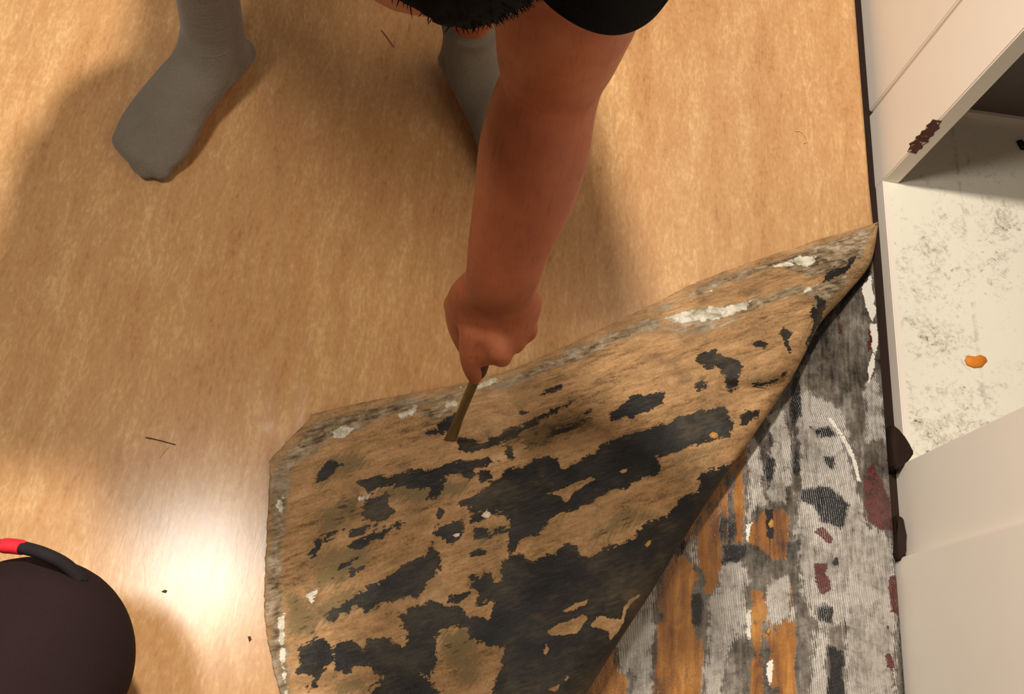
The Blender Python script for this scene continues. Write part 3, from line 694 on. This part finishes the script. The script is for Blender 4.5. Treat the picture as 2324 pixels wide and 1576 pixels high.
for he, to, an in ((heelR, toeR, ankR), (heelL, toeL, ankL)):
    ax = (to-he).normalized(); sd = Vector((-ax.y, ax.x, 0)); fl_ = [(.03, .026, .026, .028), (.10, .030, .034, .036), (.17, .041, .024, .026), (.225, .038, .014, .016)]
    tube(bm, [(*(he+ax*t+Vector((0, 0, z))), w_, hh) for t, w_, hh, z in fl_], sd, n=20)
    tube(bm, [(*an, .030, .033), (*(he+ax*.06+Vector((0, 0, .04))), .028, .032)], sd, n=18)
pel = (hipR+hipL)/2+Vector((0, .03, .05)); 
tube(bm, [(*pel, .165, .12), (*pel.lerp(chest, .45), .145, .105), (*chest, .165, .115), (*chest.lerp(neck, .5), .12, .09)], (1, 0, 0), n=32)
tube(bm, [(*chest, .06, .06), (*neck, .056, .056), (*headc, .06, .06)], (1, 0, 0), n=20)
tube(bm, [(*chest, .08, .08), (*shL, .062, .062), (*arm_nodes[0][:3], .058, .055), (*arm_nodes[1][:3], .056, .052)], (1, 0, 0), n=24)
elR = Vector((-.44, .86, .66)); wrR = Vector((-.36, .98, .55))
tube(bm, [(*chest, .08, .08), (*shR, .062, .062), (*shR.lerp(elR, .5), .052, .052), (*elR, .044, .044), (*elR.lerp(wrR, .35), .045, .043), (*wrR, .030, .026)], (1, 0, 0), n=24)
# resting hand on the thigh
hd = (wrR-elR).normalized(); hs = Vector((1, .2, -.3)); hs = (hs-hd*hs.dot(hd)).normalized()
tube(bm, [(*wrR, .030, .020), (*(wrR+hd*.04), .042, .017), (*(wrR+hd*.085), .041, .014)], hs, n=18)
for i, L_ in enumerate((.072, .080, .074, .058)):
    b0 = wrR+hd*.085+hs*(-.030+.020*i); tube(bm, [(*b0, .009, .009), (*(b0+hd*L_*.5), .0085, .0085), (*(b0+hd*L_+Vector((0, 0, -.012))), .007, .007)], hs, n=10, k=3)
b0 = wrR+hd*.03-hs*.036; tube(bm, [(*b0, .013, .012), (*(b0-hs*.022+hd*.03), .011, .010), (*(b0-hs*.030+hd*.062), .009, .008)], hs, n=10, k=3)
# head, crown to the lens, face turned down and to the left of the picture
fdir = Vector((-.60, -.02, -.80)).normalized(); updir = Vector((.1, -.95, .25)); updir = (updir-fdir*updir.dot(fdir)).normalized(); rdir = updir.cross(fdir).normalized()
HR = Matrix((rdir, updir, fdir)).transposed().to_4x4()
def hp(r, u, f): return headc+rdir*r+updir*u+fdir*f
ball(bm, headc, (.081, .103, .100), 24, HR)
ball(bm, hp(0, -.045, .028), (.058, .070, .062), 20, HR)                      # jaw
ball(bm, hp(0, -.012, .098), (.012, .024, .020), 12, HR)                      # nose
for s in (-1, 1):
    ball(bm, hp(.076*s, -.01, -.005), (.010, .030, .018), 12, HR)              # ears
    ball(bm, hp(.030*s, .020, .082), (.020, .008, .010), 10, HR)               # brows
ball(bm, hp(0, -.058, .086), (.024, .008, .010), 12, HR)                      # lips
body = wpart('body', bm, skin); fuse(body, .0036, 5)
# eyes
for s in (-1, 1):
    bm = bmesh.new(); ball(bm, hp(.030*s, .004, .081), (.012, .007, .009), 12, HR); wpart('eye', bm, plain('eye_white_%d' % (s+1), srgb(214, 204, 194), srgb(226, 218, 208), .2))
# hair: a thick cap with tufted locks
bm = bmesh.new(); rng = random.Random(3)
bmesh.ops.create_icosphere(bm, subdivisions=6, radius=1)
kill = []
for v in bm.verts:
    d_ = v.co.copy(); lim = (d_.z > .44 - .20*max(0, d_.y)) or (d_.y < -.55 and d_.z > -.3)
    if lim: kill.append(v); continue
    nn = noise.noise(Vector((d_.x*9, d_.y*4, d_.z*9)))*.015+noise.noise(d_*30)*.006
    q = Vector((d_.x*.089, d_.y*.111, d_.z*.106))*(1+nn); v.co = hp(q.x, q.y, q.z)
bmesh.ops.delete(bm, geom=kill, context='VERTS')
ed = [e for e in bm.edges if e.is_boundary]
r_ = bmesh.ops.extrude_edge_only(bm, edges=ed)
for v in [g for g in r_['geom'] if isinstance(g, bmesh.types.BMVert)]: v.co = headc+(v.co-headc)*.90
for _ in range(9000):                                                          # stray locks
    d_ = Vector((rng.gauss(0, 1), rng.gauss(0, 1), rng.gauss(0, 1))).normalized()
    if d_.z > .44-.20*max(0, d_.y) or (d_.y < -.55 and d_.z > -.3): continue
    b0 = Vector((d_.x*.089, d_.y*.111, d_.z*.106)); tn = Vector((rng.gauss(0, 1), rng.gauss(0, 1), rng.gauss(0, 1))); tn = (tn-d_*tn.dot(d_)).normalized()
    L_ = rng.uniform(.004, .009); tn = (tn*.6+Vector((.3, -.5, .2))).normalized(); s_ = d_.cross(tn)*.00045
    p0, p1, p2 = b0*.98, b0*1.02+tn*L_*.5, b0*1.045+tn*L_
    vs = [bm.verts.new(hp(*q)) for q in (p0-s_, p0+s_, p1+s_*.8, p1-s_*.8, p2)]
    bm.faces.new(vs[:4]); bm.faces.new((vs[3], vs[2], vs[4]))
wpart('hair', bm, hairm)
# t-shirt: trunk and two sleeves, with a turned hem
bm = bmesh.new()
tube(bm, [(*pel.lerp(chest, .05), .190, .135), (*pel.lerp(chest, .5), .205, .130), (*chest, .23, .14), (*chest.lerp(neck, .5), .17, .11)], (1, 0, 0), n=40)
def sleeve(bm, nodes, side, n=44, k=10):
    Q = catmull(nodes, k); C = Q[:, :3]; T = np.gradient(C, axis=0); rings = []; N = len(Q)
    def ring(c, t, a, b, i):
        t = t/np.linalg.norm(t); s = np.array(side)-t*np.array(side).dot(t); s /= np.linalg.norm(s); u = np.cross(t, s)
        return [c+s*a*(1+.018*math.sin(3*q+i*.2))*math.cos(q)+u*b*(1+.018*math.cos(4*q-i*.15))*math.sin(q) for q in np.linspace(0, 2*math.pi, n, endpoint=False)]
    for i in range(N):
        g = 1.0+(.016 if i >= N-6 else 0)
        if i == N-6: rings.append(ring(C[i]-T[i]*.2, T[i], Q[i, 3]*.985, Q[i, 4]*.985, i))
        rings.append(ring(C[i], T[i], Q[i, 3]*g, Q[i, 4]*g, i))
    rings.append(ring(C[-1]+T[-1]*.25, T[-1], Q[-1, 3]*.99, Q[-1, 4]*.99, N)); rings.append(ring(C[-1]-T[-1]*1, T[-1], Q[-1, 3]*.9, Q[-1, 4]*.9, N)); rings.append(ring(C[-1]-T[-1]*6, T[-1], Q[-1, 3]*.9, Q[-1, 4]*.9, N))
    loft(bm, rings, cap=False)
sleeve(bm, [(*chest.lerp(shL, .4), .085, .085), (*shL, .078, .075), (*P3(1440, -230, .625), .066, .062), (*P3(1375, -155, .625), .060, .066), (*P3(1345, -82, .645), .0535, .071)], CAMR)
sleeve(bm, [(*chest.lerp(shR, .4), .085, .085), (*shR, .078, .075), (*shR.lerp(elR, .4), .070, .068), (*shR.lerp(elR, .8), .064, .062)], (1, 0, 0))
ob = wpart('t_shirt', bm, shirtm); sd_ = ob.modifiers.new('sub', 'SUBSURF'); sd_.levels = 1; sd_.render_levels = 1
# shorts
bm = bmesh.new()
tube(bm, [(*(pel+Vector((0, -.14, .06))), .172, .128), (*(pel+Vector((0, -.02, .01))), .185, .135), (*(pel+Vector((0, .03, -.08))), .165, .11)], (1, 0, 0), n=36)
for hp_, kn in ((hipR, kneeR), (hipL, kneeL)):
    tube(bm, [(*(hp_+Vector((0, 0, .03))), .10, .105), (*hp_.lerp(kn, .4), .096, .098), (*hp_.lerp(kn, .75), .092, .092)], (1, 0, 0), n=30, round_ends=False)
wpart('shorts', bm, plain('black_shorts_cloth', srgb(24, 24, 26), srgb(36, 36, 38), .9))
# socks
def sock(out, heel, toe, ank, kn, top_z, lbl):
    bm = bmesh.new(); ax = (toe-heel).normalized(); sd = Vector((-ax.y, ax.x, 0)); L_ = (toe-heel).length
    rows = [(.012, .024, .022, .026), (.05, .038, .036, .038), (.10, .047, .044, .046), (.15, .054, .038, .040), (.19, .060, .030, .032), (.225, .061, .023, .025), (L_-.024, .053, .0165, .019)]
    tube(bm, [(*(heel+ax*t+Vector((0, 0, z))+sd*out*b), w_, hh) for (t, w_, hh, z), b in zip(rows, (0, -.006, -.014, -.013, -.010, -.007, -.008))], sd, n=30)
    for j, (s, t, rr) in enumerate(((-.034, L_-.026, .0145), (-.014, L_-.013, .0125), (.003, L_-.015, .0118), (.018, L_-.022, .0112), (.031, L_-.034, .0105))):
        c = heel+ax*t-sd*out*s; ball(bm, (c.x, c.y, rr), (rr*1.15, rr*1.15, rr), 12)
    tube(bm, [(*(heel+ax*.045+Vector((0, 0, .035))), (.040), .043), (*ank, .047, .047), (*ank.lerp(kn, min(.22, top_z*.6)), .045, .047), (*ank.lerp(kn, top_z), .049, .052)], sd, n=30, round_ends=False)
    tube(bm, [(*ank.lerp(kn, .08), .046, .046), (*(heel+ax*.085-sd*out*.010+Vector((0, 0, .062))), .050, .040), (*(heel+ax*.14-sd*out*.012+Vector((0, 0, .040))), .052, .032)], sd, n=28)
    o = wpart('sock', bm, sockm); fuse(o, .0034, 16); return o
sock(1, heelR, toeR, ankR, kneeR, .50, '')
sock(-1, heelL, toeL, ankL, kneeL, .135, '')
# finger nail on the thumb tip
c = Vector(P3(1085, 861, 1.078)); bm = bmesh.new(); ball(bm, c, (.0058, .0040, .0030), 14); wpart('finger_nail', bm, nailm)

# the tool: flat-tipped blade and a grip inside the fist
tip = on_flap(1021, 1000); mid = Vector(P3(1076, 866, 1.105)); ax = (mid-tip).normalized(); Lb = (mid-tip).length
bm = bmesh.new(); q = ax.to_track_quat('Z', 'Y').to_matrix()
sx = np.array(q @ Vector((1, 0, 0)))
tube(bm, [(0, 0, 0.0005, .0088, .0016), (*(ax*.03), .0082, .0026), (*(ax*.09), .0064, .0044), (*(ax*(Lb*.6)), .0060, .0052), (*(ax*Lb), .0060, .0054), (*(ax*(Lb+.03)), .0060, .0054)], CAMR, n=16, round_ends=False)
tool = empty('scraping_tool', tip); tag(tool, 'thin tarnished flat-tipped tool held upright in the fist, its tip on the flap', 'tool')
link('blade', from_bm('blade', bm), metal, tool)
bm = bmesh.new(); tube(bm, [(*(ax*(Lb+.022)), .007, .007), (*(ax*(Lb+.03)), .0095, .0095), (*(ax*(Lb+.045)), .0095, .0095), (*(ax*(Lb+.06)), .0088, .0088)], CAMR, n=16); link('handle', from_bm('handle', bm), grip, tool)

# ================================================================== PHOTOGRAPHER, half kneeling behind the camera; only the raised knee is in view
ph = empty('person', (-.30, -.30, 0)); PL = ph.location.copy(); WL = PL
tag(ph, 'person in dark trousers kneeling, only one raised knee showing', 'person')
kc = dep(52, 1508, 1.0); 
hipc = Vector((kc.x-.02, -.46, .40)); foot = Vector((kc.x-.02, kc.y-.10, .05)); hip2 = hipc+Vector((.22, -.02, 0)); kn2 = Vector((hip2.x+.03, -.40, .065)); ft2 = Vector((hip2.x+.03, -.84, .05))
chs = (hipc+hip2)/2+Vector((0, .0, .48)); hd2 = chs+Vector((0, .02, .30))
bm = bmesh.new()
tube(bm, [(*(hipc+hip2)/2+Vector((0, 0, -.02)), .15, .11), (*((hipc+hip2)/2).lerp(chs, .5), .14, .10), (*chs, .16, .105)], (1, 0, 0), n=28) if False else None
mid2 = (hipc+hip2)/2
tube(bm, [(*(mid2+Vector((0, 0, -.02))), .15, .11), (*mid2.lerp(chs, .5), .14, .10), (*chs, .16, .105), (*(chs+Vector((0, 0, .09))), .09, .07)], (1, 0, 0), n=28)
tube(bm, [(*chs, .06, .06), (*(chs+Vector((0, .0, .16))), .052, .052), (*hd2, .055, .055)], (1, 0, 0), n=20)
ball(bm, hd2+Vector((0, .01, .03)), (.075, .095, .110), 24); ball(bm, hd2+Vector((0, .10, .01)), (.012, .018, .022), 12)
for s in (-1, 1): ball(bm, hd2+Vector((.077*s, 0, .02)), (.01, .018, .03), 12)
for hp_, kn, ft in ((hipc, kc, foot), (hip2, kn2, ft2)):
    tube(bm, [(*hp_, .085, .085), (*hp_.lerp(kn, .5), .075, .075), (*kn, .058, .058), (*kn.lerp(ft, .35), .052, .054), (*ft, .034, .036)], (1, 0, 0), n=24)
tube(bm, [(*(foot+Vector((0, -.03, -.02))), .030, .026), (*(foot+Vector((0, .07, -.022))), .036, .024), (*(foot+Vector((0, .13, -.03))), .034, .016)], (1, 0, 0), n=18)
tube(bm, [(*(ft2+Vector((0, 0, -.01))), .030, .026), (*(ft2+Vector((0, -.02, -.02))), .03, .026)], (1, 0, 0), n=14)
for s, hx in ((-1, -.05), (1, .06)):
    sh = chs+Vector((.19*s, 0, .03)); ha = Vector((hx, -.13, 1.28)); el = (sh+ha)/2+Vector((.07*s, .02, -.14))
    tube(bm, [(*chs, .07, .07), (*sh, .056, .056), (*el, .042, .042), (*ha, .028, .024), (*(ha+Vector((0, .05, .015))), .035, .018)], (1, 0, 0), n=20)
    for i in range(4):
        b0 = ha+Vector((.0, .05, .03-.016*i)); tube(bm, [(*b0, .008, .008), (*(b0+Vector((-.012*s, .035, .002))), .0075, .0075), (*(b0+Vector((-.03*s, .045, 0))), .007, .007)], (0, 0, 1), n=10, k=3)
    b0 = ha+Vector((-.01*s, .02, .02)); tube(bm, [(*b0, .011, .011), (*(b0+Vector((-.02*s, .03, .012))), .010, .010), (*(b0+Vector((-.03*s, .05, .012))), .008, .008)], (0, 0, 1), n=10, k=3)
body2 = wpart('body', bm, skin, ph); fuse(body2, .006, 5)
# trousers: raised leg, kneeling leg and seat as one garment
bm = bmesh.new(); RK = 240*1.0/F
tube(bm, [(*(hipc+Vector((0, -.05, 0))), .10, .10), (*hipc.lerp(kc, .5), .100, .095), (*hipc.lerp(kc, .85), RK*.98, RK*.95), (*kc, RK*.80, RK*.80)], (1, 0, 0), n=36)
ball(bm, kc, (RK, RK, RK*.95), 36)
tube(bm, [(*kc, RK*.82, RK*.82), (*kc.lerp(foot, .4), .075, .078), (*(foot+Vector((0, 0, .06))), .062, .066)], (1, 0, 0), n=30)
tube(bm, [(*(hip2+Vector((0, -.05, 0))), .10, .10), (*hip2.lerp(kn2, .5), .092, .09), (*kn2, .064, .062), (*kn2.lerp(ft2, .5), .066, .06), (*ft2.lerp(kn2, .12), .052, .05)], (1, 0, 0), n=30)
tube(bm, [(*(mid2+Vector((0, -.02, .14))), .165, .125), (*(mid2+Vector((0, -.02, 0))), .18, .135)], (1, 0, 0), n=30)
tr = wpart('trousers', bm, trouser, ph); fuse(tr, .006, 10)
bm = bmesh.new(); tube(bm, [(*(mid2+Vector((0, 0, .12))), .165, .125), (*mid2.lerp(chs, .5), .16, .12), (*chs, .18, .125), (*(chs+Vector((0, 0, .08))), .11, .085)], (1, 0, 0), n=32)
wpart('t_shirt', bm, shirtm, ph)
bm = bmesh.new(); ball(bm, hd2+Vector((0, -.012, .045)), (.083, .098, .108), 24); wpart('hair', bm, hairm, ph)
# black strap lying over the knee, with a red tab
sp_ = [(-196, 1430, 1.03), (-188, 1360, 1.02), (-150, 1296, 1.01), (-90, 1256, .995), (-30, 1241, .99), (24, 1240, .99), (66, 1247, .99), (108, 1261, .985), (150, 1284, .992), (185, 1318, 1.0)]
def strap_piece(i0, i1, wd, th, grow=1.0):
    Q = catmull([(*P3(*p), 0) for p in sp_], 8); bm = bmesh.new(); seg = Q[i0:i1]
    tube(bm, [(*q[:3], wd*grow*(1 if j < len(seg)-1 else .6), th*grow) for j, q in enumerate(seg)], CAMB, k=2, n=14); return bm
st = wpart('strap', strap_piece(0, 73, .0086, .0068), plain('black_webbing', srgb(22, 18, 22), srgb(34, 28, 32), .85), ph)
bm = strap_piece(38, 46, .0099, .0080); o = wpart('red_tab', bm, redm, st); o['label'] = 'red cloth tab on the black strap'
